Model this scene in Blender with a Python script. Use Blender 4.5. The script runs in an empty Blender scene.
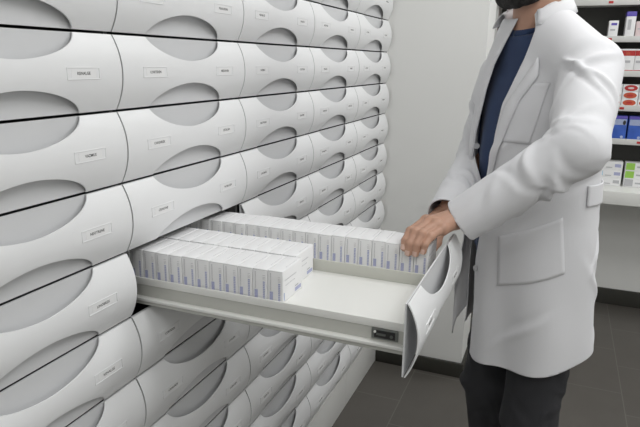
import bpy, bmesh, math, random
import numpy as np
from mathutils import Vector, Matrix
from mathutils.bvhtree import BVHTree
R = math.radians
rng = random.Random(7)
sc = bpy.context.scene
COL = sc.collection

# ------------------------------------------------------------------ measures
F_PX, YAW, PITCH, ROLL = 589.177, 0.382803, 0.252867, 0.0133394
CAM = Vector((0.72205, 0.0, 1.4204))
Y1, W, H, ZA = 0.83227, 0.42556, 0.13, 1.462
YE = Y1 + 4 * W                       # far end of the drawer wall
PULL, SAG = 0.5345, -0.010             # the open drawer

# ------------------------------------------------------------------ materials
MATS = {}
def mat(name, col, rough=0.5, metal=0.0, bump=None, vary=None, spec=0.5, sheen=0.0, sss=0.0, emit=None):
    """principled material; bump=(kind, scale, strength), vary=(scale, amount) colour mottling"""
    m = bpy.data.materials.new(name); m.use_nodes = True
    nt = m.node_tree; b = nt.nodes['Principled BSDF']
    b.inputs['Base Color'].default_value = (*col, 1)
    b.inputs['Roughness'].default_value = rough
    b.inputs['Metallic'].default_value = metal
    b.inputs['Specular IOR Level'].default_value = spec
    if sheen: b.inputs['Sheen Weight'].default_value = sheen
    if sss:
        b.inputs['Subsurface Weight'].default_value = sss
        b.inputs['Subsurface Radius'].default_value = (0.01, 0.004, 0.002)
        b.inputs['Subsurface Scale'].default_value = 0.6
    tc = nt.nodes.new('ShaderNodeTexCoord')
    if vary:
        n = nt.nodes.new('ShaderNodeTexNoise'); n.inputs['Scale'].default_value = vary[0]
        n.inputs['Detail'].default_value = 4
        nt.links.new(tc.outputs['Object'], n.inputs['Vector'])
        mx = nt.nodes.new('ShaderNodeMix'); mx.data_type = 'RGBA'
        mx.inputs['A'].default_value = (*[c * (1 - vary[1]) for c in col], 1)
        mx.inputs['B'].default_value = (*[min(1, c * (1 + vary[1])) for c in col], 1)
        nt.links.new(n.outputs['Fac'], mx.inputs['Factor'])
        nt.links.new(mx.outputs['Result'], b.inputs['Base Color'])
    if bump:
        kind, scale, strength = bump
        if kind == 'wave':
            n = nt.nodes.new('ShaderNodeTexWave'); n.inputs['Scale'].default_value = scale
            n.inputs['Distortion'].default_value = 1.0; out = n.outputs['Fac']
        else:
            n = nt.nodes.new('ShaderNodeTexNoise'); n.inputs['Scale'].default_value = scale
            n.inputs['Detail'].default_value = 3; out = n.outputs['Fac']
        nt.links.new(tc.outputs['Object'], n.inputs['Vector'])
        bp = nt.nodes.new('ShaderNodeBump'); bp.inputs['Strength'].default_value = strength
        bp.inputs['Distance'].default_value = 0.002
        nt.links.new(out, bp.inputs['Height']); nt.links.new(bp.outputs['Normal'], b.inputs['Normal'])
    MATS[name] = m
    return m

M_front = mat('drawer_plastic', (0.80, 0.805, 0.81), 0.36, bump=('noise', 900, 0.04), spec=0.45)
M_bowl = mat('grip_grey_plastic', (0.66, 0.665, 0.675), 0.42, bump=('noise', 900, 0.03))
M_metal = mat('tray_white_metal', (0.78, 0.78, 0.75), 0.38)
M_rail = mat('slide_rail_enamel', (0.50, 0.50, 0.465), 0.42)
M_div = mat('divider_beige', (0.55, 0.55, 0.50), 0.5)
M_carc = mat('carcass_dark', (0.10, 0.10, 0.10), 0.6)
M_plinth = mat('plinth_white', (0.70, 0.70, 0.68), 0.5)
M_latch = mat('latch_steel', (0.20, 0.21, 0.20), 0.35, metal=0.7)
M_dark = mat('dark_hole', (0.02, 0.02, 0.02), 0.6)
M_card = mat('label_card', (0.82, 0.82, 0.82), 0.6)
M_ink = mat('label_ink', (0.05, 0.05, 0.05), 0.7)
M_wall = mat('wall_paint', (0.77, 0.77, 0.75), 0.85, bump=('noise', 260, 0.05), vary=(1.3, 0.012))
M_ceil = mat('ceiling_paint', (0.80, 0.80, 0.78), 0.9)
M_base = mat('baseboard_dark', (0.035, 0.034, 0.028), 0.45, vary=(20, 0.1))
M_box = mat('carton_white', (0.86, 0.86, 0.865), 0.5, vary=(40, 0.012))
M_lilac = mat('print_lilac', (0.42, 0.44, 0.64), 0.5, vary=(500, 0.25))
M_grey = mat('print_grey', (0.50, 0.50, 0.52), 0.5, vary=(700, 0.3))
M_teal = mat('print_teal', (0.20, 0.50, 0.70), 0.5)
M_coat = mat('coat_cotton', (0.72, 0.72, 0.74), 0.85, bump=('noise', 700, 0.12), sheen=0.15)
M_shirt = mat('shirt_navy', (0.022, 0.042, 0.105), 0.9, bump=('noise', 500, 0.2), vary=(25, 0.2), sheen=0.1)
M_trous = mat('trousers_charcoal', (0.030, 0.030, 0.034), 0.9, bump=('noise', 400, 0.25), vary=(14, 0.2))
M_skin = mat('skin', (0.47, 0.270, 0.190), 0.5, bump=('noise', 260, 0.18), vary=(45, 0.10), sss=0.08)
M_nail = mat('fingernail', (0.62, 0.42, 0.35), 0.3)
M_hair = mat('hair_dark', (0.012, 0.010, 0.009), 0.75, bump=('noise', 300, 0.9), vary=(200, 0.5))
M_shoe = mat('shoe_black', (0.02, 0.02, 0.02), 0.4)
M_sole = mat('shoe_sole', (0.03, 0.03, 0.03), 0.8)
M_eye = mat('eye_white', (0.75, 0.73, 0.70), 0.2)
M_iris = mat('iris_brown', (0.06, 0.03, 0.015), 0.2)
M_button = mat('button_grey', (0.55, 0.55, 0.56), 0.3)
M_shelf = mat('shelf_white', (0.66, 0.66, 0.64), 0.45)
M_shback = mat('shelf_back_grey', (0.075, 0.075, 0.07), 0.7)
M_desk = mat('desk_white', (0.80, 0.80, 0.77), 0.35)
M_red = mat('print_red', (0.50, 0.03, 0.03), 0.4, vary=(30, 0.25))
M_orange = mat('print_red_orange', (0.55, 0.09, 0.04), 0.4, vary=(40, 0.3))
M_blue = mat('print_blue', (0.05, 0.13, 0.52), 0.4, vary=(25, 0.35))
M_navy = mat('print_navy', (0.02, 0.03, 0.16), 0.4)
M_pale = mat('print_pale_blue', (0.40, 0.46, 0.66), 0.4, vary=(40, 0.2))
M_violet = mat('cap_violet', (0.13, 0.10, 0.48), 0.4)
M_green = mat('print_green', (0.33, 0.62, 0.10), 0.5)
M_pink = mat('carton_pink', (0.74, 0.60, 0.60), 0.5)
M_black = mat('print_black', (0.03, 0.03, 0.03), 0.5)

def tile_mat():
    m = bpy.data.materials.new('floor_tiles'); m.use_nodes = True
    nt = m.node_tree; b = nt.nodes['Principled BSDF']
    g = nt.nodes.new('ShaderNodeNewGeometry')
    mp = nt.nodes.new('ShaderNodeMapping'); mp.vector_type = 'POINT'
    # rows of the brick pattern run along world y, each 0.45 m wide in x
    mp.inputs['Rotation'].default_value = (0, 0, R(90))
    br = nt.nodes.new('ShaderNodeTexBrick')
    br.offset = 0.6; br.offset_frequency = 2
    br.inputs['Scale'].default_value = 1.0
    br.inputs['Brick Width'].default_value = 0.45
    br.inputs['Row Height'].default_value = 0.45
    br.inputs['Mortar Size'].default_value = 0.0022
    br.inputs['Mortar Smooth'].default_value = 0.3
    br.inputs['Color1'].default_value = (0.092, 0.085, 0.075, 1)
    br.inputs['Color2'].default_value = (0.098, 0.090, 0.080, 1)
    br.inputs['Mortar'].default_value = (0.15, 0.145, 0.13, 1)
    mp.inputs['Location'].default_value = (2.7 + 2.24 * 0 , 0, 0)
    nt.links.new(g.outputs['Position'], mp.inputs['Vector']); nt.links.new(mp.outputs['Vector'], br.inputs['Vector'])
    # vector after rotation: (-y, x); shift so that joints fall at x = 0.204 and y = 2.24
    mp.inputs['Location'].default_value = (2.24 + 0.45 * 10, -0.204 + 0.45 * 10, 0)
    n = nt.nodes.new('ShaderNodeTexNoise'); n.inputs['Scale'].default_value = 6; n.inputs['Detail'].default_value = 8
    nt.links.new(g.outputs['Position'], n.inputs['Vector'])
    mx = nt.nodes.new('ShaderNodeMix'); mx.data_type = 'RGBA'; mx.blend_type = 'MULTIPLY'
    mx.inputs['Factor'].default_value = 0.35
    nt.links.new(br.outputs['Color'], mx.inputs['A'])
    rp = nt.nodes.new('ShaderNodeMapRange'); rp.inputs['To Min'].default_value = 0.6; rp.inputs['To Max'].default_value = 1.4
    nt.links.new(n.outputs['Fac'], rp.inputs['Value']); nt.links.new(rp.outputs['Result'], mx.inputs['B'])
    nt.links.new(mx.outputs['Result'], b.inputs['Base Color'])
    b.inputs['Roughness'].default_value = 0.42
    return m
M_floor = tile_mat()

# ------------------------------------------------------------------ helpers
def link(o, parent=None, **props):
    COL.objects.link(o)
    if parent is not None: o.parent = parent
    for k, v in props.items(): o[k] = v
    return o
def empty(name, loc, label=None, category=None, group=None, rotz=0):
    o = bpy.data.objects.new(name, None); o.empty_display_size = 0.05
    link(o); o.location = loc; o.rotation_euler = (0, 0, rotz)
    tag(o, label, category, group)
    return o
def tag(o, label=None, category=None, group=None):
    if label: o['label'] = label
    if category: o['category'] = category
    if group: o['group'] = group
    return o
class MB:
    """collects shapes into one mesh with several material slots"""
    def __init__(s): s.v = []; s.f = []; s.m = []; s.mats = []; s.sm = []
    def mi(s, m):
        if m not in s.mats: s.mats.append(m)
        return s.mats.index(m)
    def add(s, vs, fs, m, smooth=False):
        b = len(s.v); s.v += [tuple(v) for v in vs]; k = s.mi(m)
        for f in fs: s.f.append(tuple(b + i for i in f)); s.m.append(k); s.sm.append(smooth)
        return s
    def box(s, a, b, m, bev=0.0):
        x0, y0, z0 = a; x1, y1, z1 = b
        if bev <= 0:
            vs = [(x, y, z) for x in (x0, x1) for y in (y0, y1) for z in (z0, z1)]
            return s.add(vs, [(0, 1, 3, 2), (4, 6, 7, 5), (0, 4, 5, 1), (2, 3, 7, 6), (0, 2, 6, 4), (1, 5, 7, 3)], m)
        bm = bmesh.new(); bmesh.ops.create_cube(bm, size=1)
        for v in bm.verts:
            v.co = Vector(((x0 + x1) / 2 + v.co.x * (x1 - x0), (y0 + y1) / 2 + v.co.y * (y1 - y0), (z0 + z1) / 2 + v.co.z * (z1 - z0)))
        bmesh.ops.bevel(bm, geom=bm.edges[:] , offset=bev, segments=2, profile=0.6, affect='EDGES')
        bm.verts.index_update()
        s.add([v.co for v in bm.verts], [[v.index for v in f.verts] for f in bm.faces], m, True); bm.free()
        return s
    def ellipse(s, c, ax, bx, m, n=20):
        c, ax, bx = Vector(c), Vector(ax), Vector(bx)
        vs = [c + ax * math.cos(2 * math.pi * i / n) + bx * math.sin(2 * math.pi * i / n) for i in range(n)]
        return s.add(vs, [tuple(range(n))], m)
    def cyl(s, c, ax, r, m, n=20):
        c, ax = Vector(c), Vector(ax); u = ax.orthogonal().normalized(); w = ax.normalized().cross(u)
        vs = []
        for t in (0, 1):
            vs += [c + ax * t + (u * math.cos(2 * math.pi * i / n) + w * math.sin(2 * math.pi * i / n)) * r for i in range(n)]
        fs = [(i, (i + 1) % n, n + (i + 1) % n, n + i) for i in range(n)] + [tuple(range(n - 1, -1, -1)), tuple(range(n, 2 * n))]
        return s.add(vs, fs, m)
    def mesh(s, name):
        me = bpy.data.meshes.new(name); me.from_pydata(s.v, [], s.f)
        for m in s.mats: me.materials.append(m)
        me.polygons.foreach_set('material_index', s.m); me.polygons.foreach_set('use_smooth', s.sm)
        me.update(); return me
    def build(s, name, parent=None, loc=None):
        o = bpy.data.objects.new(name, s.mesh(name)); link(o, parent)
        if loc: o.location = loc
        return o
def sharp(me, ang=35):
    """smooth shading with the edges sharper than ang kept crisp"""
    bm = bmesh.new(); bm.from_mesh(me); bmesh.ops.recalc_face_normals(bm, faces=bm.faces)
    for f in bm.faces: f.smooth = True
    for e in bm.edges:
        if len(e.link_faces) == 2 and e.calc_face_angle(0) > R(ang): e.smooth = False
    bm.to_mesh(me); bm.free(); me.update()
def structure(mb, name):
    o = mb.build(name); o['kind'] = 'structure'; return o

def clip(verts, tris, g):
    """keep the part of the mesh where g > 0, cutting faces exactly along g = 0"""
    v = list(map(tuple, verts)); g = list(g); out = []; cut = {}
    def mid(a, b):
        k = (min(a, b), max(a, b))
        if k not in cut:
            t = g[a] / (g[a] - g[b]); t = min(.999, max(.001, t))
            cut[k] = len(v); v.append(tuple(v[a][i] + t * (v[b][i] - v[a][i]) for i in range(3))); g.append(0)
        return cut[k]
    for f in tris:
        s = [g[i] > 0 for i in f]
        if all(s): out.append(tuple(f)); continue
        if not any(s): continue
        poly = []
        n = len(f)
        for i in range(n):
            a, b = f[i], f[(i + 1) % n]
            if s[i]: poly.append(a)
            if s[i] != s[(i + 1) % n]: poly.append(mid(a, b))
        if len(poly) >= 3: out.append(tuple(poly))
    used = sorted({i for f in out for i in f}); mp = {u: k for k, u in enumerate(used)}
    return [v[i] for i in used], [tuple(mp[i] for i in f) for f in out]

# ------------------------------------------------------------------ the room
XR, YB, YF, ZC = 2.7, 3.80, -1.5, 2.65
structure(MB().box((-0.72, YF - .1, -0.08), (XR + .1, YB + .1, 0), M_floor), 'floor')
structure(MB().box((-0.72, YF - .1, ZC), (XR + .1, YB + .1, ZC + .08), M_ceil), 'ceiling')
XC = 0.413
structure(MB().box((-0.72, YE + 0.012, 0), (XC, YE + 0.25, ZC), M_wall), 'wall_end')
structure(MB().box((-0.72, YB, 0), (XR + .1, YB + .1, ZC), M_wall), 'wall_back')
structure(MB().box((XR, YF, 0), (XR + .1, YB, ZC), M_wall), 'wall_right')
structure(MB().box((-0.72, YF - .1, 0), (XR + .1, YF, ZC), M_wall), 'wall_rear')
structure(MB().box((-0.72, YF, 0), (-0.62, YE + 0.012, ZC), M_wall), 'wall_left')
structure(MB().box((-0.72, YE + 0.25, 0), (-0.70, YB, ZC), M_wall), 'wall_aisle')
mb = MB(); mb.box((0.004, YE - 0.0005, 0.0), (XC + 0.012, YE + 0.0115, 0.072), M_base, 0.002)
structure(mb, 'baseboard_end')
structure(MB().box((XC + 0.0005, YE + 0.0118, 0), (XC + 0.012, YE + 0.25, 0.072), M_base), 'baseboard_side')
structure(MB().box((-0.70, YB - 0.012, 0), (XR - 0.001, YB - 0.0005, 0.10), M_base, 0.002), 'baseboard_back')

# ------------------------------------------------------------------ drawers
GAP = 0.0023; YW = W / 2 - 0.0018; ZH = H / 2 - GAP
EX = 1.8
BUL, EA, EC, BD = 0.020, 0.293 * W, 0.0445, 0.0022
def bulge(z):                                         # rounded section of a front
    t = abs(z) / (H / 2); return BUL * (1 - t ** 2.05)
def front_mesh(back=False):
    """curved shell with two half grip openings cut exactly along their rims, over a flat plate"""
    ny, nz = 72, 44
    P = [(-YW + 2 * YW * i / ny, -ZH + 2 * ZH * k / nz) for k in range(nz + 1) for i in range(ny + 1)]
    n1 = ny + 1
    Q = [(k * n1 + i, k * n1 + i + 1, (k + 1) * n1 + i + 1, (k + 1) * n1 + i) for k in range(nz) for i in range(ny)]
    rim = [(abs(y / EA) ** EX + abs((H / 2 - abs(z)) / (EC if z > 0 else EC - .0015)) ** EX) ** (1 / EX) - 1 for y, z in P]
    V = [(0.0, y, z) for y, z in P]
    v1, f1 = clip(V, Q, rim)
    bm = bmesh.new()
    for vs, fs, fn, mi in ((v1, f1, lambda y, z: bulge(z), 0),):
        bv = [bm.verts.new((fn(v[1], v[2]), v[1], v[2])) for v in vs]
        for f in fs:
            try: bm.faces.new([bv[i] for i in f]).material_index = mi
            except ValueError: pass
    bmesh.ops.remove_doubles(bm, verts=bm.verts, dist=1e-5)
    bmesh.ops.recalc_face_normals(bm, faces=bm.faces)
    c = sum((f.normal.x for f in bm.faces))
    if c < 0: bmesh.ops.reverse_faces(bm, faces=bm.faces)
    # thickness: a copy set back, joined round the outline
    ed = [e for e in bm.edges if e.is_boundary]
    dup = bmesh.ops.duplicate(bm, geom=bm.faces[:]); inner = [g_ for g_ in dup['geom'] if isinstance(g_, bmesh.types.BMFace)]
    vmap = dup['vert_map']
    for v in {v for f in inner for v in f.verts}: v.co.x -= 0.0022
    bmesh.ops.reverse_faces(bm, faces=inner)
    for e in ed:
        a_, b_ = e.verts
        try: bm.faces.new((a_, b_, vmap[b_], vmap[a_]))
        except (KeyError, ValueError): pass
    me = bpy.data.meshes.new('drawer'); bm.to_mesh(me); bm.free()
    mb = MB(); mb.add([v.co for v in me.vertices], [tuple(p.vertices) for p in me.polygons], M_front, True)
    # flat inner plate behind the shell; the grip openings look onto it
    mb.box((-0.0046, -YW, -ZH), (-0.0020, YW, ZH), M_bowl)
    me = mb.mesh('drawer')
    bm = bmesh.new(); bm.from_mesh(me); bmesh.ops.remove_doubles(bm, verts=bm.verts, dist=1e-5); bm.to_mesh(me); bm.free()
    sharp(me, 24); return me
ME_front = front_mesh(); ME_open = front_mesh(True)

def text_tris(s, size, font_cache={}):
    if s in font_cache: return font_cache[s]
    c = bpy.data.curves.new('t', 'FONT'); c.body = s; c.size = size; c.align_x = 'CENTER'; c.align_y = 'CENTER'
    c.resolution_u = 2; c.offset = 0.00012
    o = bpy.data.objects.new('t', c); COL.objects.link(o)
    dg = bpy.context.evaluated_depsgraph_get(); me = o.evaluated_get(dg).to_mesh()
    r = ([tuple(v.co) for v in me.vertices], [tuple(p.vertices) for p in me.polygons])
    o.evaluated_get(dg).to_mesh_clear(); bpy.data.objects.remove(o); bpy.data.curves.remove(c)
    font_cache[s] = r; return r
WORDS = ['NOBILGEN', 'KENALGE', 'CANDIREX', 'PENSORDIN', 'VAZMUS', 'CRINONE', 'MEDIAVEN', 'NEOTRENE', 'BRUNOX', 'ZITALGIN',
         'LINOBREX', 'CORTIDEN']
LW, LH = 0.070, 0.0190
def holder_mesh(word):
    """label window: a raised rim round a white card with one printed word (local: x out, y right, z up)"""
    mb = MB(); w, h = LW / 2, LH / 2; t = 0.0013; o = 0.0004
    def xo(z): return bulge(z)
    x0 = bulge(h)
    mb.box((x0 - 0.002, -w + t, -h + t), (BUL - 0.0001, w - t, h - t), M_front)
    for (a, b, c, d) in ((-w, w, h - t, h), (-w, w, -h, -h + t), (-w, -w + t, -h + t, h - t), (w - t, w, -h + t, h - t)):
        mb.box((x0 - 0.002, a, c), (BUL + 0.0005, b, d), M_front, 0.0004)
    mb.box((BUL - 0.0002, -w * .74, -h * .66), (BUL + 0.0001, w * .74, h * .66), M_card)
    vs, fs = text_tris(word, 0.0066)
    mb.add([(BUL + 0.00025, v[0], v[1]) for v in vs], fs, M_ink)
    return mb.mesh('label_window')
ME_lab = [holder_mesh(w) for w in WORDS]

ROW0, ROW1 = -3, 10
ZTOP, ZBOT = ZA - H * ROW0, ZA - H * ROW1
ordn = ['end', 'second', 'third', 'fourth', 'nearest']
cab_labels = ['white drawer cabinet column closest to the camera, cut by the photo edge',
              'white drawer cabinet column with the one drawer pulled out full of boxes',
              'white drawer cabinet column just beyond the pulled-out drawer',
              'white drawer cabinet column second from the light grey end wall',
              'white drawer cabinet column touching the light grey end wall']
for j in range(5):
    y0 = Y1 + (j - 1) * W; yc = y0 + W / 2
    cab = empty('drawer_cabinet', (0, yc, 0), cab_labels[j], 'drawer cabinet', 'drawer cabinets along the wall')
    mb = MB()
    for s in (-1, 1):
        a = s * (W / 2 - 0.0001); b = s * (W / 2 - 0.0045)
        mb.box((-0.60, min(a, b), 0.15), (-0.012, max(a, b), ZTOP + 0.02), M_carc)
    mb.box((-0.60, -W / 2 + .0045, 0.15), (-0.59, W / 2 - .0045, ZTOP + .02), M_carc)
    mb.build('carcass', cab)
    mb = MB().box((-0.60, -W / 2 + .0001, ZTOP + 0.0035), (0.012, W / 2 - .0001, ZTOP + 0.06), M_plinth, 0.002)
    mb.build('top_panel', cab)
    mb = MB().box((-0.60, -W / 2 + .0001, 0.0), (0.001, W / 2 - .0001, ZBOT - 0.0035), M_plinth, 0.001)
    mb.build('plinth', cab)
    if j == 4:
        MB().box((-0.05, W / 2 + 0.0005, 0), (0.0025, W / 2 + 0.0112, ZTOP + .05), M_plinth).build('filler_strip', cab)
    for r in range(ROW0, ROW1):
        zc = ZA - H * r - H / 2
        opened = (j == 1 and r == 3)
        d = bpy.data.objects.new('drawer', ME_open if opened else ME_front); link(d, cab)
        d.location = (PULL, 0, zc + SAG) if opened else (0, 0, zc)
        for k, s in enumerate((-1, 1)):
            l = bpy.data.objects.new('label_window', ME_lab[(j * 5 + r * 3 + k * 7 + 30) % len(ME_lab)]); link(l, d)
            l.location = (0, s * 0.288 * W, 0)
        if opened: OPEN = d; d['label'] = 'pulled-out drawer with its front panel swung clear of the wall'

# tray of the open drawer (local to the drawer front: x 0 = its face, y 0 = its middle, z 0 = its mid height)
ox, oy, oz = PULL, Y1 + W / 2, ZA - 3.5 * H + SAG
def L(x, y, z): return (x - ox, y - oy, z - oz)
XB, XF = -0.125, PULL - 0.0086
YN, YFAR = 0.878, 1.243
ZT = 0.9985                                            # tray floor
MB().box(L(XB, YN + .004, ZT - 0.004), L(XF, YFAR - .004, ZT), M_metal).build('tray_floor', OPEN)
def side(ya, sgn, name):
    mb = MB(); o = sgn
    def bx(a0, a1, z0, z1, m, bev=0.0008):
        p, q = sorted((ya + o * a0, ya + o * a1)); mb.box(L(XB, p, z0), L(XF, q, z1), m, bev)
    bx(-0.004, 0.0, ZT - 0.008, ZT + 0.0065, M_metal)   # lip band
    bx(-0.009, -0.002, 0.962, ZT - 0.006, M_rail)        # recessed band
    return mb.build(name, OPEN)
side(YN, -1, 'side_panel'); side(YFAR, 1, 'side_panel')
def rail(ya, sgn):
    mb = MB()
    p, q = sorted((ya - sgn * 0.004, ya + sgn * 0.010)); mb.box(L(XB, p, 0.9605), L(XF, q, 0.9665), M_metal, 0.001)
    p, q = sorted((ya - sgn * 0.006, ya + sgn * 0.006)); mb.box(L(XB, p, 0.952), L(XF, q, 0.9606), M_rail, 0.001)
    mb.build('slide_rail', OPEN)
rail(YN, -1); rail(YFAR, 1)
MB().box(L(XF, YN - .004, 0.955), L(XF + 0.0035, YFAR + .004, 1.030), M_metal, 0.0008).build('tray_front', OPEN)
YD = 1.073
MB().box(L(XB, YD, ZT), L(XF, YD + 0.003, ZT + 0.0245), M_div, 0.0006).build('divider', OPEN)
MB().box(L(XB, YN, ZT), L(XB + .003, YFAR, 1.03), M_metal).build('tray_back', OPEN)
mb = MB(); mb.box(L(0.465, YN - .0012, 0.9705), L(0.511, YN + .002, 0.9895), M_latch, 0.0008)
mb.box(L(0.470, YN - .0022, 0.9735), L(0.506, YN - .001, 0.9865), M_dark)
mb.box(L(0.474, YN - .0036, 0.9785), L(0.490, YN - .0020, 0.9820), M_latch)
mb.cyl(L(0.4715, YN - .002, 0.984), (0, -0.0018, 0), 0.0022, M_metal)
mb.cyl(L(0.500, YN - .002, 0.979), (0, -0.0018, 0), 0.0026, M_latch)
mb.build('catch', OPEN)

# ------------------------------------------------------------------ medicine boxes in the tray
BW, BL, BH = 0.0293, 0.084, 0.0600
def med_mesh():
    mb = MB(); mb.box((-BW / 2, 0, 0), (BW / 2, BL, BH), M_box, 0.0009)
    e = 0.00018
    def spine(x0, x1, z0, z1, m):
        X0, X1 = -BW / 2 + x0 * BW, -BW / 2 + x1 * BW
        mb.add([(X0, -e, z0 * BH), (X1, -e, z0 * BH), (X1, -e, z1 * BH), (X0, -e, z1 * BH)], [(0, 1, 2, 3)], m)
    spine(.12, .34, .05, .33, M_lilac)
    z = .05
    while z < .60: spine(.70, .84, z, z + .045, M_lilac); z += .058
    z = .36
    while z < .90: spine(.15, .22, z, z + .02, M_grey); z += .035
    for z in (.66, .70, .74, .80): spine(.68, .86, z, z + .012, M_grey)
    def sidep(y0, y1, z0, z1, m):
        X = BW / 2 + e
        mb.add([(X, y0 * BL, z0 * BH), (X, y1 * BL, z0 * BH), (X, y1 * BL, z1 * BH), (X, y0 * BL, z1 * BH)], [(0, 1, 2, 3)], m)
    for i in range(11): sidep(.10 + i * .055, .135 + i * .055, .66, .70, M_grey)
    for i in range(7): sidep(.14 + i * .07, .19 + i * .07, .50, .525, M_grey)
    sidep(.62, .94, .08, .20, M_lilac); sidep(.62, .80, .24, .28, M_grey); sidep(.05, .10, .06, .30, M_pale)
    def top(x0, x1, y0, y1, m):
        X0, X1 = -BW / 2 + x0 * BW, -BW / 2 + x1 * BW; Z = BH + e
        mb.add([(X0, y0 * BL, Z), (X1, y0 * BL, Z), (X1, y1 * BL, Z), (X0, y1 * BL, Z)], [(0, 1, 2, 3)], m)
    for i in range(8): top(.80, .84, .30 + i * .07, .345 + i * .07, M_grey)
    # tuck-flap seam on the small end
    spine(.03, .97, .965, .972, M_grey)
    return mb.mesh('medicine_box')
ME_med = med_mesh()
NTH = ['first', 'second', 'third', 'fourth', 'fifth', 'sixth', 'seventh', 'eighth', 'ninth', 'tenth', 'eleventh',
       'twelfth', 'thirteenth', 'fourteenth', 'fifteenth', 'sixteenth', 'seventeenth', 'eighteenth', 'nineteenth', 'twentieth']
def box_row(n, xr, y, pitch, where, group, yj):
    for i in range(n):
        o = bpy.data.objects.new('medicine_box', ME_med); link(o)
        o.location = (xr - BW / 2 - i * pitch, y + rng.uniform(-yj, yj), ZT + 0.0003)
        o.rotation_euler = (0, 0, R(rng.uniform(-.35, .35)))
        o.scale.z = 1 + rng.uniform(-.008, .008)
        tag(o, f'white medicine box {where}, {NTH[i]} from the drawer front', 'medicine box', group)
box_row(13, 0.2955, 0.8865, 0.0305, 'in the outer row by the tray edge', 'medicine boxes in the outer row', 0.0008)
box_row(13, 0.2810, 0.9765, 0.0303, 'in the middle of three rows', 'medicine boxes in the middle row', 0.0009)
box_row(20, 0.5030, 1.137, 0.0303, 'in the far row behind the divider', 'medicine boxes behind the divider', 0.0025)

# ------------------------------------------------------------------ shelf unit and desk in the background
SX0, SX1, SY0, SY1 = 0.318, 2.30, 3.58, YB - 0.014
SHZ = [1.717 + .006, 1.538, 1.362, 1.182, 1.003]        # underside of each price rail
SHZ = [2.09, 1.905] + SHZ
def fpx(x, yy=3.6): return x
unit = empty('shelf_unit', (0.9, 3.7, 0.76), 'tall white wall shelf unit with grey back standing on the desk', 'shelf unit')
ux, uy, uz = 0.9, 3.7, 0.76
def U(x, y, z): return (x - ux, y - uy, z - uz)
MB().box(U(SX0, SY1 - .012, 0.765), U(SX1, SY1, 2.3), M_shback).build('back_panel', unit)
for x in (SX0, SX1 - .018):
    MB().box(U(x, SY0 + .01, 0.765), U(x + .018, SY1 - .013, 2.3), M_shelf, 0.001).build('side_panel', unit)
for i, z in enumerate(SHZ):
    s = MB().box(U(SX0 + .019, SY0 + .012, z + 0.006), U(SX1 - .019, SY1 - .013, z + 0.024), M_shelf).build('shelf', unit)
    mb = MB().box(U(SX0 + .019, SY0, z), U(SX1 - .019, SY0 + .0115, z + 0.031), M_shelf, 0.001)
    for t in range(9):
        xx = SX0 + 0.17 + t * 0.2 + rng.uniform(-.03, .03) if i not in (5,) else SX0 + .19 + t * 0.1
        if xx < SX1 - .1:
            mb.box(U(xx, SY0 - .0012, z + .009), U(xx + .022, SY0 - .0001, z + .021), M_red)
    mb.build('price_rail', s)
desk = empty('desk', (1.3, 3.64, 0), 'long white desk along the back wall under the shelves', 'desk')
DX0, DX1, DY0 = 0.318, 2.30, 3.47
def D(x, y, z): return (x - 1.3, y - 3.64, z)
MB().box(D(DX0, DY0, 0.690), D(DX1, YB - .013, 0.763), M_desk, 0.002).build('desk_top', desk)
for x in (DX0 + 0.01, DX1 - .04):
    MB().box(D(x, DY0 + .03, 0), D(x + .03, YB - .014, 0.689), M_desk, 0.001).build('side_panel', desk)

def product(name, x0, w, d, z, h, body, decals, label, cat, group=None, y=None, cap=None):
    """carton with its print on the front face; decals = (x0,x1,z0,z1,mat) or ('e',cx,cz,rx,rz,mat) in 0..1"""
    mb = MB(); mb.box((-w / 2, -d / 2, 0), (w / 2, d / 2, h), body, min(0.0015, w * .05))
    for k, q in enumerate(decals):
        yy = -d / 2 - 0.0004 - 0.0003 * k
        if q[0] == 'e':
            mb.ellipse((-w / 2 + q[1] * w, yy, q[2] * h), (q[3] * w, 0, 0), (0, 0, q[4] * h), q[5])
        else:
            X0, X1 = -w / 2 + q[0] * w, -w / 2 + q[1] * w
            mb.add([(X0, yy, q[2] * h), (X1, yy, q[2] * h), (X1, yy, q[3] * h), (X0, yy, q[3] * h)], [(0, 1, 2, 3)], q[4])
    o = mb.build(name); o.location = (x0 + w / 2, (y if y else SY0 + .016 + d / 2), z)
    if cap:
        mb = MB().box((-w / 2 - .0006, -d / 2 - .0006, h * .82), (w / 2 + .0006, d / 2 + .0006, h + .001), cap, .001)
        c = mb.build('cap', o)
    tag(o, label, cat, group); return o
ST = [z + 0.0245 for z in SHZ]   # standing height on each shelf
# shelf with tall white cartons (its edge is at eye level)
x = 0.46
i = 0
lastx = None
tall = [(.048, .10, M_box, [(.1, .5, .2, .3, M_grey)], None), (.052, .125, M_box, [(.15, .5, .45, .5, M_grey)], M_violet),
        (.05, .07, M_pink, [(.2, .8, .5, .6, M_grey)], None), (.06, .12, M_box, [(.2, .8, .6, .7, M_grey)], None)]
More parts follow.
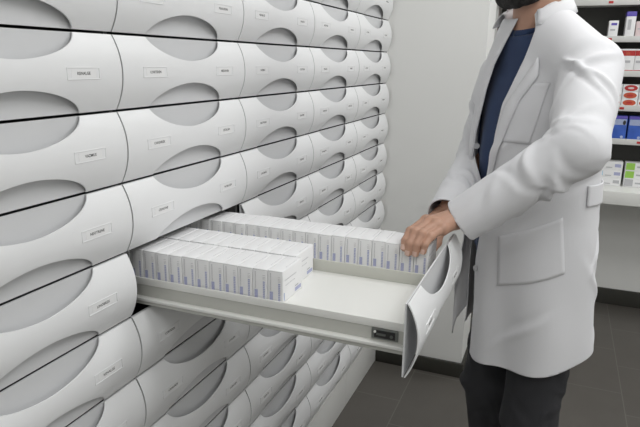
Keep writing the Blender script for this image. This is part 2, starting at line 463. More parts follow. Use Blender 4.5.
# visible ones first, placed by where they stand
vis3 = [(0.905, .046, .085, M_box, [(.25, .85, .72, .86, M_violet), (.2, .7, .4, .5, M_grey)], None, 'white carton with a small violet mark, just behind the shoulder'),
        (0.985, .045, .128, M_box, [(.2, .55, .3, .7, M_grey)], M_violet, 'tall white carton with violet top on the second lowest dark gap shelf'),
        (1.034, .040, .080, M_pink, [(.2, .8, .5, .56, M_grey)], None, 'short pinkish carton beside the tall violet-topped carton'),
        (1.080, .055, .118, M_box, [(.2, .8, .6, .66, M_grey)], None, 'tall plain white carton at the photo edge')]
vis3[1] = vis3[1][:6] + ('tall white carton with a violet top on the shelf at head height',)
for k, (x0, w, h, body, dec, cap, lab) in enumerate(vis3):
    product('carton', x0, w, .09, ST[3], h, body, dec, lab, 'carton', 'cartons on the head height shelf', cap=cap)
for k in range(8):
    w = [.05, .06, .045, .055][k % 4]; x0 = 1.15 + k * .075
    product('carton', x0, w, .09, ST[3], [.10, .12, .085, .11][k % 4], M_box, [(.2, .8, .55, .66, M_grey)],
            f'white carton on the head height shelf beyond the photo edge, {NTH[k]} along', 'carton', 'cartons on the head height shelf')
product('carton', 0.348, .045, .09, ST[3], .105, M_red, [(.1, .9, .5, .9, M_pink)],
        'slim red carton on the shelf glimpsed beside the beard', 'carton')
# shelf 4: white boxes with red band on top and thin red line
for k in range(10):
    product('carton', 0.985 - 0.062 + k * .0635, .062, .10, ST[4], .118, M_box, [(0, 1, .70, .93, M_red), (.3, .62, .74, .86, M_orange), (0, 1, .055, .085, M_red), (.1, .7, .4, .5, M_grey)],
            f'white carton with a red top band, {NTH[k]} along its shelf from the shoulder', 'carton', 'red banded cartons')
# shelf 5: three layers of white boxes with red ovals
for lay in range(3):
    for k in range(8):
        product('carton', 0.935 + k * .079, .076, .11, ST[5] + lay * .0385, .038, M_box,
                [('e', .5, .52, .42, .42, M_red if lay == 2 else M_orange), ('e', .5, .52, .2, .14, M_pink if lay == 2 else M_red)],
                f'flat white carton with a red oval, {["bottom", "middle", "top"][lay]} of its stack, {NTH[k]} stack from the elbow', 'carton', 'cartons with red ovals')
# shelf 6: blue packs
product('carton', 0.947, .028, .08, ST[6], .10, M_green, [(.2, .8, .5, .8, M_navy)], 'narrow green and dark carton standing left of the blue packs', 'carton')
for k in range(8):
    product('carton', 0.982 + k * .083, .075, .09, ST[6], .128, M_blue,
            [(.05, .95, .62, .86, M_pale), (.0, 1, .88, 1, M_violet), ('e', .82, .72, .10, .10, M_black), ('e', .74, .12, .10, .06, M_pale)],
            f'bright blue pack with a pale band, {NTH[k]} in the row on the lowest shelf', 'carton', 'blue packs on the lowest shelf')
# cartons lying in stacks on the desk
for k in range(5):
    for lay in range(3 if k != 1 else 3):
        wx = 0.105; x0 = 0.965 + k * 0.118
        if k % 2 == 0:
            dec = [(.62, .92, .3, .7, [M_grey, M_lilac, M_lilac][lay]), (.0, .08, .2, .8, M_teal), (.2, .5, .2, .3, M_grey)]
            lab = 'flat white carton with lilac print'
        else:
            dec = [(.03, .45, .1, .95, M_green if lay != 0 else M_grey), (.55, .9, .4, .6, M_grey)]
            lab = 'flat white carton with a lime green label'
        product('carton', x0, wx, .07, 0.7632 + lay * .0455, .045, M_box, dec,
                f'{lab}, {["bottom", "middle", "top"][lay]} of the {NTH[k]} stack on the desk', 'carton', 'cartons stacked on the desk', y=3.675)

# ------------------------------------------------------------------ signed-distance modelling for the figure
def nets(fn, lo, hi, h):
    """naive surface nets of fn(P)->distance on a grid"""
    lo = np.array(lo, float); n = np.ceil((np.array(hi) - lo) / h).astype(int) + 1
    xs = [lo[i] + h * np.arange(n[i]) for i in range(3)]
    V = np.empty(n, np.float32)
    step = max(1, int(400000 / (n[1] * n[2])))
    for a in range(0, n[0], step):
        X, Y, Z = np.meshgrid(xs[0][a:a + step], xs[1], xs[2], indexing='ij')
        V[a:a + step] = fn(np.stack([X.ravel(), Y.ravel(), Z.ravel()], 1)).reshape(X.shape)
    ins = V < 0
    c = [(i, j, k) for i in (0, 1) for j in (0, 1) for k in (0, 1)]
    sl = lambda A, o: A[o[0]:n[0] - 1 + o[0], o[1]:n[1] - 1 + o[1], o[2]:n[2] - 1 + o[2]]
    cnt = sum(sl(ins, o).astype(np.int8) for o in c)
    act = (cnt > 0) & (cnt < 8); idx = np.full(act.shape, -1, np.int64); cells = np.argwhere(act)
    idx[act] = np.arange(len(cells))
    acc = np.zeros((len(cells), 3)); num = np.zeros(len(cells))
    for o in c:
        for ax in range(3):
            if o[ax]: continue
            o2 = list(o); o2[ax] = 1
            va = V[cells[:, 0] + o[0], cells[:, 1] + o[1], cells[:, 2] + o[2]]
            vb = V[cells[:, 0] + o2[0], cells[:, 1] + o2[1], cells[:, 2] + o2[2]]
            m = (va < 0) != (vb < 0); t = va[m] / (va[m] - vb[m])
            p = np.array(o, float)[None].repeat(m.sum(), 0); p[:, ax] = t
            acc[m] += p; num[m] += 1
    verts = lo + h * (cells + acc / num[:, None])
    quads = []
    for ax in range(3):
        b1, b2 = (ax + 1) % 3, (ax + 2) % 3
        s0 = [slice(1, n[i] - 1) for i in range(3)]; s0[ax] = slice(0, n[ax] - 1)
        s1 = list(s0); s1[ax] = slice(1, n[ax])
        A = ins[tuple(s0)]; B = ins[tuple(s1)]
        for flip, msk in ((False, A & ~B), (True, ~A & B)):
            p = np.argwhere(msk); off = np.ones(3, int); off[ax] = 0; p = p + off
            def at(d1, d2):
                q = p.copy(); q[:, b1] -= d1; q[:, b2] -= d2; return idx[q[:, 0], q[:, 1], q[:, 2]]
            Q = np.stack([at(1, 1), at(0, 1), at(0, 0), at(1, 0)], 1)
            quads.append(Q[:, ::-1] if flip else Q)
    return verts, np.concatenate(quads)
def cone(P, a, b, ra, rb):
    a = np.array(a, float); b = np.array(b, float); d = b - a
    t = np.clip(((P - a) @ d) / (d @ d), 0, 1)
    return np.linalg.norm(P - a - t[:, None] * d, axis=1) - (ra + t * (rb - ra))
def chain(P, pts, k=0.006):
    d = None
    for (a, ra), (b, rb) in zip(pts[:-1], pts[1:]):
        e = cone(P, a, b, ra, rb); d = e if d is None else smin(d, e, k)
    return d
def smin(a, b, k):
    h = np.clip(0.5 + 0.5 * (b - a) / k, 0, 1); return b + (a - b) * h - k * h * (1 - h)
def smax(a, b, k): return -smin(-a, -b, k)
def ell(P, c, r, M3=None):
    q = P - np.array(c, float)
    if M3 is not None: q = q @ M3
    r = np.array(r, float); k = np.linalg.norm(q / r, axis=1); return (k - 1) * r.min() * 1.0 if False else k * (k - 1) / (np.linalg.norm(q / (r * r), axis=1) + 1e-9)
def add_nets(mb, fn, lo, hi, h, m, smooth=True):
    v, q = nets(fn, lo, hi, h); mb.add(v, q.tolist(), m, smooth)

# body frame: facing 40 degrees round from the drawers towards the camera
TH = R(40); f3 = np.array([-math.cos(TH), -math.sin(TH), 0]); l3 = np.array([math.sin(TH), -math.cos(TH), 0]); up = np.array([0, 0, 1.])
BASE = Vector((0.70, 1.60, 0))
person = empty('person', BASE, 'person in a white lab coat, navy shirt and charcoal trousers reaching into the open drawer', 'person')
def to_person(mb, name, parent=None, loc=None):
    """parts are modelled in room coordinates, stored relative to the person's base"""
    mb.v = [(v[0] - BASE.x, v[1] - BASE.y, v[2]) for v in mb.v]
    return mb.build(name, parent or person)
zs = [.56, .60, .80, .95, 1.05, 1.20, 1.32, 1.385, 1.425, 1.465, 1.50, 1.54]
cxs = [.682, .682, .680, .679, .676, .667, .662, .660, .658, .651, .643, .636]
rls = [.202, .200, .192, .184, .178, .183, .190, .182, .172, .152, .122, .078]
rds = [.162, .160, .150, .146, .140, .138, .125, .110, .096, .084, .076, .068]
def colp(P, drl, drd):
    z = P[:, 2]; cx = np.interp(z, zs, cxs); A = np.interp(z, zs, rls) + drl; B = np.interp(z, zs, rds) + drd
    q = P[:, :2] - np.stack([cx, np.full_like(cx, 1.60)], 1)
    u = q @ l3[:2]; w = q @ f3[:2]
    k = np.sqrt((u / A) ** 2 + (w / B) ** 2 + 1e-12)
    g = np.sqrt((u / A ** 2) ** 2 + (w / B ** 2) ** 2) + 1e-6
    return k * (k - 1) / g, np.degrees(np.arctan2(u, w))
SHL, ELL_, WRL = (.772, 1.452, 1.415), (.757, 1.250, 1.262), (.562, 1.240, 1.106)
SHR, ELR, WRR = (.560, 1.745, 1.390), (.512, 1.725, 1.160), (.486, 1.455, 1.068)
def axial(P, a, b):
    a = np.array(a, float); b = np.array(b, float); d = b - a; Ln = np.linalg.norm(d); d /= Ln
    s = (P - a) @ d; q = P - a - s[:, None] * d
    e1 = np.cross(d, up); e1 /= np.linalg.norm(e1); e2 = np.cross(e1, d)
    return s, np.arctan2(q @ e2, q @ e1), Ln
def wob(P, s):    # cheap smooth noise
    return (np.sin(P[:, 0] * s + 1.3 + 2 * np.sin(P[:, 1] * s * .7)) + np.sin(P[:, 1] * s * 1.1 + 2 * np.sin(P[:, 2] * s * .8 + 2)) + np.sin(P[:, 2] * s * .9 + 1.7 * np.sin(P[:, 0] * s * .9 + 4))) / 3
def ridge(x): return 1 - 2 * np.abs(np.sin(x)) ** .8
def creases(s, ph, items):
    """soft folds: each a short ridge or furrow laid across the cloth at its own slant"""
    out = np.zeros_like(s)
    for (s0, p0, sl, w, wp, A) in items:
        dp = (ph - p0 + math.pi) % (2 * math.pi) - math.pi
        x = (s - s0 - sl * dp - .012 * np.sin(2.2 * dp + s0 * 90)) / w
        out += A * (np.exp(-x * x) - .55 * np.exp(-(x - 1.9) ** 2)) * np.exp(-(dp / wp) ** 2)
    return out
def fold_list(seed, n, s0, s1, sl, w, wp, A):
    r = random.Random(seed)
    return [(r.uniform(s0, s1), r.uniform(-math.pi, math.pi), r.choice((-1, 1, 1)) * r.uniform(*sl), r.uniform(*w), r.uniform(*wp), r.choice((-.6, 1, 1)) * r.uniform(*A)) for _ in range(n)]
def sleeve(P, S, E, Wp, big=1.0, seed=0.0):
    up_ = cone(P, S, E, .067 * big, .055 * big)
    fo = cone(P, E, np.array(Wp) + (np.array(Wp) - np.array(E)) * .22, .055 * big, .047 * big)
    k = int(seed * 10)
    s, ph, Ln = axial(P, S, E)
    up_ = up_ - creases(s, ph, fold_list(14 + k, 9, .06, Ln * .85, (.03, .09), (.008, .014), (.5, 1.0), (.006, .011))
                        + fold_list(12 + k, 7, Ln * .65, Ln + .03, (.0, .03), (.006, .011), (.5, .9), (.004, .008))) - .003 * wob(P, 22)
    s, ph, Ln = axial(P, E, Wp)
    fo = fo - creases(s, ph, fold_list(21 + k, 12, -.03, .09, (.0, .035), (.006, .011), (.4, .9), (.005, .011))
                      + fold_list(22 + k, 8, .08, Ln - .02, (.02, .07), (.008, .016), (.4, .9), (.003, .006))) * np.clip((Ln - s) / .05, 0.05, 1)
    return smin(up_, fo, .022)
PULLS = fold_list(5, 12, 1.02, 1.24, (.03, .10), (.008, .015), (.3, .7), (.003, .007)) + fold_list(6, 12, .70, 1.05, (.10, .25), (.012, .022), (.15, .35), (.003, .006)) + fold_list(9, 8, 1.22, 1.40, (.02, .12), (.008, .014), (.3, .6), (.002, .004))
def coat_sdf(P, parts=False):
    col, an = colp(P, 0, 0)
    z = P[:, 2]
    low = np.clip((1.08 - z) / .4, 0, 1)
    fold = .0085 * low * np.sin(np.radians(an) * 7 + 1.5 * wob(P, 7)) + .0035 * wob(P, 17) * np.clip((1.42 - z) / .1, 0, 1)
    pull = creases(z, np.radians(an), PULLS)
    col = col - fold - pull
    col = smin(col, cone(P, (.672, 1.575, 1.508), np.array(SHL) + [-.02, .01, .008], .058, .068), .03)
    col = smin(col, cone(P, (.640, 1.625, 1.488), np.array(SHR) + [.01, -.01, .0], .050, .060), .03)
    a1 = sleeve(P, SHL, ELL_, WRL); a2 = sleeve(P, SHR, ELR, WRR, .95, 2.0)
    arms = np.minimum(a1, a2)
    tot = smin(col, arms, .008)
    return (tot, col, arms, an) if parts else tot
cv, cq = nets(coat_sdf, (.36, 1.12, .57), (.93, 1.95, 1.56), .0052)
tot, ccol, carm, can = coat_sdf(cv, True)
zz = cv[:, 2]
EZ = [.56, .61, .72, .92, 1.12, 1.26, 1.33, 1.42, 1.50]
EAng = [-4, -4, -6, -9, 2, 9, 14, 31, 52]
OPR = -64
def near_arm(p): return p
ledge = np.interp(zz, EZ, EAng)
op = np.minimum(ledge - can, can - OPR)               # > 0 inside the opening (degrees)
keep = np.maximum(-op * .003, ccol - carm + .012)     # torso surface in the opening goes, sleeves stay
ctr = np.stack([np.interp(zz, zs, cxs), np.full_like(zz, 1.6)], 1); fw = (cv[:, :2] - ctr) @ f3[:2]
hem = zz - (.690 - .22 * fw + .003 * np.sin(np.radians(can) * 3))
hem = np.where(carm < ccol, 1, hem)
def cuff(E, Wp, ex=.018):
    d = np.array(Wp) - np.array(E); d /= np.linalg.norm(d)
    s = (cv - np.array(Wp)) @ d; far = np.linalg.norm(cv - np.array(Wp), axis=1)
    return np.where(far < .16, -s + ex, 1)
neck = np.maximum((1.524 - .30 * (fw)) - zz, np.hypot(cv[:, 0] - .640, cv[:, 1] - 1.597) - .078)
vent = np.where((np.abs(can - 176) < 12) & (zz < .83), np.abs(can - 176) * .003 - .003 - (.83 - zz) * .02, 1)
g = np.minimum.reduce([keep, hem, cuff(ELL_, WRL), cuff(ELR, WRR, .034), neck, vent])
vv, ff = clip(cv, cq.tolist(), g)
coatmb = MB(); coatmb.add(vv, ff, M_coat, True)
# ray surface for pockets and lapels
bvh = BVHTree.FromPolygons([Vector(v) for v in vv], ff)
def on_coat(an, z, off):
    cx = float(np.interp(z, zs, cxs)); a = R(an); B = float(np.interp(z, zs, rds)); A = float(np.interp(z, zs, rls))
    d = Vector((*(f3[:2] * math.cos(a) * B + l3[:2] * math.sin(a) * A), 0)).normalized()
    c = Vector((cx, 1.6, z)); h = bvh.ray_cast(c, d, .4)
    rr = 1 / math.sqrt((math.cos(a)) ** 2 + (math.sin(a)) ** 2)
    ideal = c + Vector((*(f3[:2] * math.cos(a) * B + l3[:2] * math.sin(a) * A), 0))
    p = h[0] if h[0] is not None and (h[0] - ideal).length < .035 else ideal
    return p + d * off
# far front panel, hanging open: from the far side of the body to its free edge
fe = [(1.530, .605, 1.550), (1.475, .580, 1.557), (1.42, .556, 1.565), (1.36, .541, 1.572), (1.25, .522, 1.588), (1.15, .514, 1.605), (1.06, .508, 1.62), (.93, .503, 1.64), (.78, .484, 1.67), (.655, .480, 1.70)]
fe.sort()
FZ = [q[0] for q in fe]; FX = [q[1] for q in fe]; FY = [q[2] for q in fe]
NZ, NU = 60, 14; pv = []
for a in range(NZ + 1):
    for b in range(NU + 1):
        t = b / NU
        z = 1.525 - (1.525 - (.615 + .115 * (1 - t) ** .8)) * a / NZ
        s0 = on_coat(OPR - 4, z, -.002); e = Vector((np.interp(z, FZ, FX), np.interp(z, FZ, FY), z))
        m = s0.lerp(e, t); n = Vector((*(-f3[:2]), 0)).cross(Vector((0, 0, 1)))
        m = m + Vector((*(f3[:2]), 0)) * (.018 * math.sin(math.pi * t)) * (1 if z > 1.0 else .6) + Vector((*(l3[:2]), 0)) * .008 * math.sin(3 * t + z * 18) * t * (1 - t) * 3
        m.z = z + (.655 - 1.455) * 0
        pv.append(m)
pf = [(a * (NU + 1) + b, a * (NU + 1) + b + 1, (a + 1) * (NU + 1) + b + 1, (a + 1) * (NU + 1) + b) for a in range(NZ) for b in range(NU)]
coatmb.add(pv, pf, M_coat, True)
coat = to_person(coatmb, 'lab_coat')
md = coat.modifiers.new('cloth', 'SOLIDIFY'); md.thickness = .0028; md.offset = -1
def sheet(rows, name, m, thick=.003, parent=None, smooth=True):
    mb = MB(); n = len(rows[0]); vs = [p for r_ in rows for p in r_]
    mb.add(vs, [(a * n + b, a * n + b + 1, (a + 1) * n + b + 1, (a + 1) * n + b) for a in range(len(rows) - 1) for b in range(n - 1)], m, smooth)
    o = to_person(mb, name, parent); o.modifiers.new('cloth', 'SOLIDIFY').thickness = thick; o.modifiers['cloth'].offset = 0
    return o
def patch(c00, c10, c11, c01, name, off=.0016, nu=16, nv=16, thick=.0018):
    """quad on the coat: corners (angle, height) top-front, top-back, bottom-back, bottom-front"""
    rows = []
    for b in range(nv + 1):
        v = b / nv; row = []
        for a in range(nu + 1):
            u = a / nu
            an = (c00[0] * (1 - u) + c10[0] * u) * (1 - v) + (c01[0] * (1 - u) + c11[0] * u) * v
            z = (c00[1] * (1 - u) + c10[1] * u) * (1 - v) + (c01[1] * (1 - u) + c11[1] * u) * v
            row.append(on_coat(an, z, off))
        rows.append(row)
    return sheet(rows, name, M_coat, thick, coat)
patch((21, 1.378), (48, 1.380), (39, 1.240), (15, 1.240), 'breast_pocket')
patch((18, 1.005), (72, 1.075), (77, .94), (21, .878), 'hip_pocket', off=.0018)
patch((95, 1.150), (150, 1.150), (150, 1.100), (95, 1.100), 'half_belt', off=.0035)
# collar: stands round the back of the neck and folds down outside
rows = []
for i in range(41):
    t = -1 + 2 * i / 40; an = 180 + t * 124; a = R(an); back = .5 - .5 * math.cos(a)
    row = []
    for (r_, dz) in ((.064, -.040), (.066, .0), (.069, .014), (.077, .017), (.085, .009), (.092, -.004), (.098, -.018)):
        q = f3[:2] * math.cos(a) * r_ * .95 + l3[:2] * math.sin(a) * r_ * 1.08
        zc = 1.512 + .055 * back + dz
        row.append(Vector((.633 + q[0], 1.592 + q[1], zc)))
    rows.append(row)
sheet(rows, 'collar', M_coat, .003, coat)
# lapel folded back along the near front edge, facing along the far edge
def lapel(edge, side, wmax, name, z0, z1):
    rows = []
    for a in range(31):
        v = a / 30; z = z0 + (z1 - z0) * v; e = edge(z)
        wd = (wmax * (1 - v) ** .7 + .006) * min(1, .15 + 6 * v)
        row = [on_coat(e + side * wd * u * 420, z + .012 * u * (1 - v), .002 + .012 * math.sin(math.pi * min(1, u * 1.0)) * .6 + .002) for u in (0, .15, .35, .6, .85, 1)]
        rows.append(row)
    return sheet(rows, name, M_coat, .0028, coat)
lapel(lambda z: float(np.interp(z, EZ, EAng)), 1, .028, 'lapel', 1.425, 1.13)
rows = []
for a in range(31):
    v = a / 30; z = 1.452 - .30 * v; e = Vector((np.interp(z, FZ, FX), np.interp(z, FZ, FY), z)); s0 = on_coat(OPR - 4, z, 0)
    d = (s0 - e).normalized(); wd = .05 * (1 - v) ** .7 + .008
    rows.append([e + d * wd * u + Vector((-.006, -.002, 0)) * math.sin(math.pi * u) - Vector((.004, 0, 0)) for u in (0, .25, .5, .75, 1)])
sheet(rows, 'lapel', M_coat, .0028, coat)
mb = MB(); mb.cyl((np.interp(1.21, FZ, FX) + .004, np.interp(1.21, FZ, FY) - .004, 1.21), (.002, -.004, 0), .008, M_button)
to_person(mb, 'button', coat)
for z in (1.02, .90):
    p = on_coat(float(np.interp(z, EZ, EAng)) + 6, z, .003); q = on_coat(float(np.interp(z, EZ, EAng)) + 6, z, .006)
    mb = MB(); mb.cyl(p, (q - p), .008, M_button); to_person(mb, 'button', coat)

# shirt
def shirt_sdf(P):
    d, an = colp(P, -.016, -.020 + .010 * np.clip((P[:, 2] - 1.40) / .06, 0, 1))
    d = d + .0 - .004 * wob(P, 15) - .0035 * np.sin(np.radians(an) * 9 + 2.0 * wob(P, 6)) * np.clip((1.40 - P[:, 2]) / .2, 0, 1)
    s1 = cone(P, (.672 + .05, 1.60 - .06, 1.40), SHL, .048, .042); s2 = cone(P, (.65, 1.64, 1.40), SHR, .066, .058)
    for S, E_, q in ((SHL, ELL_, .6), (SHR, ELR, 1.05)):
        S = np.array(S); d = smin(d, cone(P, S, S + (np.array(E_) - S) * q, .044, .042), .02)
    d = smin(smin(d, s1, .03), s2, .03)
    return np.maximum(np.maximum(d, P[:, 2] - (1.508 - .30 * ((P - np.array([.66, 1.6, 0])) @ f3))), .93 - P[:, 2])
mb = MB(); add_nets(mb, shirt_sdf, (.44, 1.36, .86), (.87, 1.86, 1.57), .006, M_shirt)
shirt = to_person(mb, 'shirt')
# ribbed neck band
rows = []
for i in range(49):
    a = 2 * math.pi * i / 48
    row = []
    for (r_, dz) in ((.0, -.010), (.004, -.006), (.005, .0), (.003, .006), (-.001, .009)):
        q = f3[:2] * math.cos(a) * (.0575 + r_) + l3[:2] * math.sin(a) * (.0585 + r_)
        p = Vector((.6415 + q[0], 1.6 + q[1], 1.508 + dz)); p.z -= .30 * float(q @ f3[:2]); row.append(p)
    rows.append(row)
sheet(rows, 'neck_band', M_shirt, .002, shirt)

# trousers
LL, LR = np.array([.750, 1.528]), np.array([.630, 1.668])
def leg(P, c, sd, knee_f, foot):
    hip = np.array([c[0] * .9 + .69 * .1, c[1] * .9 + .16, .88]); kn = np.array([c[0] + f3[0] * knee_f, c[1] + f3[1] * knee_f, .50]); an_ = np.array([foot[0], foot[1], .07])
    d = smin(cone(P, hip, kn, .084, .071), cone(P, kn, an_, .068, .056), .02)
    z = P[:, 2]
    s, ph, Ln = axial(P, hip, kn)
    w = np.exp(-((z - .50) / .11) ** 2) + np.exp(-((z - .12) / .08) ** 2) + .25
    return d - creases(s, ph, fold_list(31 + int(sd), 14, Ln - .16, Ln + .10, (.0, .05), (.009, .016), (.4, .9), (.002, .0055)) + fold_list(41 + int(sd), 8, .1, Ln + .3, (.05, .15), (.012, .02), (.3, .7), (.003, .006))) - .002 * wob(P, 20)
FL, FR = (.765, 1.545), (.655, 1.700)
def trous_sdf(P):
    d, an = colp(P, -.035, -.032)
    d = np.maximum(d, np.maximum(P[:, 2] - .97, .80 - P[:, 2]))
    d = smin(d, leg(P, LL, 0.0, .030, FL), .03); d = smin(d, leg(P, LR, 2.0, .035, FR), .02)
    return np.maximum(np.maximum(d, P[:, 2] - .96), .045 - P[:, 2])
mb = MB(); add_nets(mb, trous_sdf, (.44, 1.38, .03), (.92, 1.83, .99), .0065, M_trous)
trousers = to_person(mb, 'trousers')
for c in (FL, FR):
    c = np.array([*c, 0.])
    def shoe(P):
        a = c + f3 * -.045 + up * .045; b = c + f3 * .12 + up * .032; t = c + f3 * .17 + up * .028
        d = smin(cone(P, a, b, .041, .040), cone(P, b, t, .042, .032), .02)
        d = smin(d, cone(P, c + up * .05, c + up * .11 - f3 * .01, .044, .040), .03)
        return np.maximum(d, .014 - P[:, 2])
    mb = MB(); add_nets(mb, shoe, c - np.array([.24, .24, .0]), c + np.array([.24, .24, .17]), .006, M_shoe)
    sh = to_person(mb, 'shoe')
    def sole(P):
        a = c + f3 * -.05; b = c + f3 * .12; t = c + f3 * .172
        Q = P.copy(); Q[:, 2] = 0
        d = smin(cone(Q, a, b, .043, .046), cone(Q, b, t, .046, .034), .02)
        return np.maximum(np.maximum(d, P[:, 2] - .018), .001 - P[:, 2])
    mb = MB(); add_nets(mb, sole, c - np.array([.25, .25, .012]), c + np.array([.25, .25, .03]), .005, M_sole)
    to_person(mb, 'sole', sh)

# head: looks down at the drawer
HC = np.array([.598, 1.548, 1.692])
pit = R(24); hf = f3 * math.cos(pit) - up * math.sin(pit); hu = f3 * math.sin(pit) + up * math.cos(pit); hl = l3
def HP(a, b, c): return HC + hf * a + hl * b + hu * c      # forward, to the left, up
HM = np.stack([hf, hl, hu], 1)
def head_sdf(P):
    d = ell(P, HP(-.012, 0, .028), (.098, .076, .088), HM)
    d = smin(d, ell(P, HP(.022, 0, -.035), (.068, .060, .075), HM), .03)
    d = smin(d, cone(P, HP(.058, .018, -.098), HP(.058, -.018, -.098), .020, .020), .03)       # chin
    for s in (1, -1):
        d = smin(d, cone(P, HP(-.005, s * .048, -.060), HP(.045, s * .025, -.092), .018, .018), .025)   # jaw
        d = smin(d, ell(P, HP(.060, s * .036, -.022), (.022, .022, .018), HM), .02)          # cheek
        d = smin(d, cone(P, HP(.080, s * .012, .018), HP(.070, s * .044, .016), .010, .010), .012)      # brow
        d = smax(d, -ell(P, HP(.092, s * .031, -.002), (.018, .017, .012), HM), .010)         # socket
        d = smin(d, ell(P, HP(-.010, s * .077, -.012), (.018, .007, .030), HM), .006)        # ear
    d = smin(d, chain(P, [(HP(.084, 0, .006), .007), (HP(.103, 0, -.028), .011), (HP(.094, 0, -.036), .010)]), .010)   # nose
    for s in (1, -1): d = smin(d, ell(P, HP(.090, s * .012, -.036), (.011, .008, .007), HM), .005)
    d = smin(d, cone(P, HP(.082, -.018, -.060), HP(.082, .018, -.060), .008, .008), .006)       # lips
    d = smin(d, cone(P, HP(.080, -.015, -.071), HP(.080, .015, -.071), .009, .009), .006)
    d = smax(d, -cone(P, HP(.094, -.02, -.0655), HP(.094, .02, -.0655), .0025, .0025), .003)
    nk = cone(P, (.644, 1.603, 1.42), HP(-.030, 0, -.055), .057, .052)
    return smin(d, nk, .02)
bodymb = MB(); add_nets(bodymb, head_sdf, HC - np.array([.15, .15, .27]), HC + np.array([.15, .15, .14]), .0042, M_skin)
def trunk(P):
    d, an = colp(P, -.034, -.036); d = np.maximum(d, P[:, 2] - 1.44)
    d = np.maximum(d, .95 - P[:, 2])
    for S, E_, W_ in ((SHL, ELL_, WRL), (SHR, ELR, WRR)):
        d = smin(d, smin(cone(P, S, E_, .034, .032), cone(P, E_, W_, .032, .026), .02), .02)
    return d
add_nets(bodymb, trunk, (.38, 1.15, .70), (.90, 1.92, 1.46), .009, M_skin)

def finger(P, pts, k=.004): return chain(P, pts, k)
V3 = lambda *a: np.array(a, float)
# near hand: palm over the tops of the far row, four fingers bent down in front of the cartons, thumb behind them
yfr = 1.1215
HL = dict(w=V3(.540, 1.230, 1.102),
          mcp=[V3(.482, 1.192, 1.0990), V3(.494, 1.182, 1.1010), V3(.508, 1.175, 1.0985), V3(.522, 1.172, 1.0930)],
          pip=[V3(.460, 1.150, 1.0840), V3(.472, 1.141, 1.0855), V3(.487, 1.137, 1.0850), V3(.504, 1.140, 1.0810)],
          dip=[V3(.4555, 1.1285, 1.0700), V3(.4660, 1.1225, 1.0670), V3(.4805, 1.1215, 1.0670), V3(.4970, 1.1235, 1.0680)],
          tip=[V3(.4545, yfr + .0015, 1.0560), V3(.4645, yfr, 1.0470), V3(.4795, yfr, 1.0470), V3(.4950, yfr + .001, 1.0530)])
def hand_l(P):
    w = HL['w']; d = cone(P, V3(.566, 1.240, 1.118), w, .0265, .0235)
    for i in range(4):
        m = HL['mcp'][i]
        d = smin(d, cone(P, w + (m - w) * .15, m - V3(0, 0, .004), .0165, .0125), .012)
    thb = V3(.512, 1.214, 1.088)
    d = smin(d, chain(P, [(w + V3(-.004, .004, -.004), .017), (V3(.500, 1.232, 1.087), .0135), (V3(.478, 1.236, 1.074), .0105), (V3(.470, 1.2325, 1.056), .0085)]), .010)
    for i in range(4):
        rr = [.0090, .0092, .0088, .0078][i]
        f_ = chain(P, [(HL['mcp'][i], rr + .0018), (HL['pip'][i], rr + .0004), (HL['dip'][i], rr - .0008), (HL['tip'][i], rr - .0016)], .003)
        kn = np.linalg.norm(P - HL['pip'][i], axis=1) - (rr + .0010)
        f_ = smin(f_, kn, .003)
        kn = np.linalg.norm(P - (HL['mcp'][i] + V3(0, 0, .002)), axis=1) - (rr + .0022)
        d = smin(d, f_, .0035) if i == 0 else np.minimum(smin(d, f_, .0028), d + 1)
        d = smin(d, kn, .005)
    # tendons and small creases on the back of the hand
    return d + .00025 * np.sin(P[:, 0] * 900) * np.exp(-((P[:, 2] - 1.084) / .006) ** 2)
add_nets(bodymb, hand_l, (.43, 1.10, 1.025), (.60, 1.275, 1.155), .0019, M_skin)
# far hand: rests over the far side rail of the tray, thumb along its top
def hand_r(P):
    w = V3(.466, 1.440, 1.046); d = cone(P, V3(.484, 1.470, 1.062), w, .0255, .0225)
    X = [.396, .414, .432, .449]; ln = [0, .007, .004, -.010]
    for i in range(4):
        m = V3(X[i], 1.358 - ln[i] * .4, 1.002)
        d = smin(d, cone(P, w + (m - w) * .15, m, .0160, .0120), .012)
    for i in range(4):
        m = V3(X[i], 1.358 - ln[i] * .4, 1.002); rr = [.0086, .0090, .0088, .0078][i]
        d = smin(d, chain(P, [(m, rr + .0018), (m + V3(0, -.036 - ln[i], -.006), rr), (m + V3(0, -.060 - ln[i], -.018), rr - .0010), (m + V3(0, -.074 - ln[i], -.036), rr - .0018)]), .0035)
    d = smin(d, chain(P, [(w + V3(.004, -.004, -.004), .016), (V3(.474, 1.405, 1.016), .013), (V3(.476, 1.375, .998), .0105), (V3(.473, 1.352, .988), .0085)]), .010)
    return d
add_nets(bodymb, hand_r, (.38, 1.245, .93), (.56, 1.50, 1.10), .0024, M_skin)
body = to_person(bodymb, 'body')
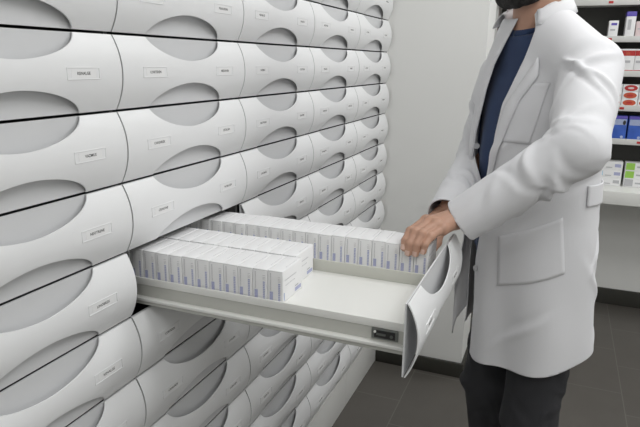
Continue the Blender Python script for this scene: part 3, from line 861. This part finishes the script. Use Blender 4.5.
# fingernails of the near hand
for i in range(4):
    t, dd = HL['tip'][i], HL['dip'][i]; ax = (t - dd) / np.linalg.norm(t - dd); out = V3(-.25, -1, .1); out = out - ax * (out @ ax); out /= np.linalg.norm(out); sx = np.cross(ax, out)
    rr = [.0074, .0076, .0072, .0062][i]; c = t - ax * .001
    nm = MB(); vs = []; fs = []
    for a in range(7):
        for b in range(7):
            u = -1 + a / 3; v = -1 + b / 3; ph = u * .75; wv = 1 - .12 * abs(v) ** 3
            vs.append(c + ax * v * .0052 + (out * math.cos(ph * wv) + sx * math.sin(ph * wv)) * (rr + .0004))
    fs = [(a * 7 + b, a * 7 + b + 1, (a + 1) * 7 + b + 1, (a + 1) * 7 + b) for a in range(6) for b in range(6)]
    nm.add(vs, fs, M_nail, True); to_person(nm, 'fingernail', body)
for s in (1, -1):
    mb = MB(); bm = bmesh.new(); bmesh.ops.create_uvsphere(bm, u_segments=20, v_segments=14, radius=.0115)
    c = HP(.0735, s * .031, -.002)
    mb.add([c + np.array(v.co) for v in bm.verts], [[v.index for v in f.verts] for f in bm.faces], M_eye, True); bm.free()
    ic = c + (hf * .9 - hu * .35) / np.linalg.norm(hf * .9 - hu * .35) * .0110; n_ = ic - c
    mb.cyl(ic, Vector(n_) * .08, .0052, M_iris, 20)
    to_person(mb, 'eye', body)
def hair_sdf(P):
    d = ell(P, HP(-.020, 0, .038), (.104, .085, .092), HM)
    q = (P - HC) @ HM
    face = q[:, 0] - (.045 + .1 * np.clip(q[:, 2] - .05, 0, 1)); face = np.where(q[:, 2] > .075, -1, face)
    d = smax(d, q[:, 0] - .062 - .6 * np.clip(q[:, 2] - .055, -.05, .1), .01)
    d = np.maximum(d, -.060 - q[:, 2] - .4 * (q[:, 0] + .02))
    d = np.maximum(d, np.where((q[:, 0] > -.03) & (q[:, 2] < .005), .01, -1))
    return d - .0022 * wob(P, 160)
mb = MB(); add_nets(mb, hair_sdf, HC - .16, HC + .16, .0045, M_hair); to_person(mb, 'hair', body)
def beard_sdf(P):
    q = (P - HC) @ HM
    d = head_sdf(P) - .007 - .003 * np.clip((-.06 - q[:, 2]) / .04, 0, 1)
    top = q[:, 2] - (-.052 + .9 * np.clip(-(q[:, 0] - .045), 0, .05))        # rises towards the ears
    d = smax(d, top, .006)
    d = np.maximum(d, -(q[:, 0] - .006 - .30 * np.clip(-.06 - q[:, 2], 0, .1)))
    d = np.maximum(d, -q[:, 2] - .128)
    d = smax(d, -cone(P, HP(.100, -.020, -.0655), HP(.100, .020, -.0655), .011, .011), .004)
    return d - .0018 * wob(P, 230) - .0012 * wob(P + 1, 410)
mb = MB(); add_nets(mb, beard_sdf, HC - .16, HC + .16, .0040, M_hair); to_person(mb, 'beard', body)

# ------------------------------------------------------------------ lights: the shop's ceiling panels
def area(loc, sx, sy, power, col=(.992, .998, 1)):
    l = bpy.data.lights.new('ceiling_panel', 'AREA'); l.shape = 'RECTANGLE'; l.size = sx; l.size_y = sy
    l.energy = power; l.color = col
    o = bpy.data.objects.new('ceiling_panel', l); COL.objects.link(o); o.location = loc
    return o
PW = 10.8
for (x, y) in ((0.9, -0.7), (2.0, -0.2), (1.35, 0.9), (0.95, 2.05), (2.1, 1.9), (1.5, 3.2)):
    area((x, y, ZC - .02), 1.1, .6, PW)
w = bpy.data.worlds.new('room_air'); sc.world = w; w.use_nodes = True
w.node_tree.nodes['Background'].inputs['Color'].default_value = (.9, .9, .88, 1)
w.node_tree.nodes['Background'].inputs['Strength'].default_value = 0.3

# ------------------------------------------------------------------ camera
cd = bpy.data.cameras.new('camera'); cam = bpy.data.objects.new('camera', cd); COL.objects.link(cam)
cd.sensor_width = 36; cd.lens = F_PX / 640 * 36; cd.clip_start = .02
cy, sy = math.cos(YAW), math.sin(YAW)
f = Vector((-sy * math.cos(PITCH), cy * math.cos(PITCH), -math.sin(PITCH))); r0 = Vector((cy, sy, 0)); u0 = r0.cross(f)
rr_ = r0 * math.cos(ROLL) + u0 * math.sin(ROLL); uu = -r0 * math.sin(ROLL) + u0 * math.cos(ROLL)
cam.matrix_world = Matrix(((rr_.x, uu.x, -f.x, CAM.x), (rr_.y, uu.y, -f.y, CAM.y), (rr_.z, uu.z, -f.z, CAM.z), (0, 0, 0, 1)))
sc.camera = cam
sc.view_settings.view_transform = 'Standard'; sc.view_settings.look = 'None'
sc.view_settings.gamma = 1; sc.view_settings.use_curve_mapping = False; sc.view_settings.exposure = 0
try:
    sc.cycles.use_denoising = True; sc.cycles.max_bounces = 8; sc.cycles.diffuse_bounces = 5
except Exception: pass
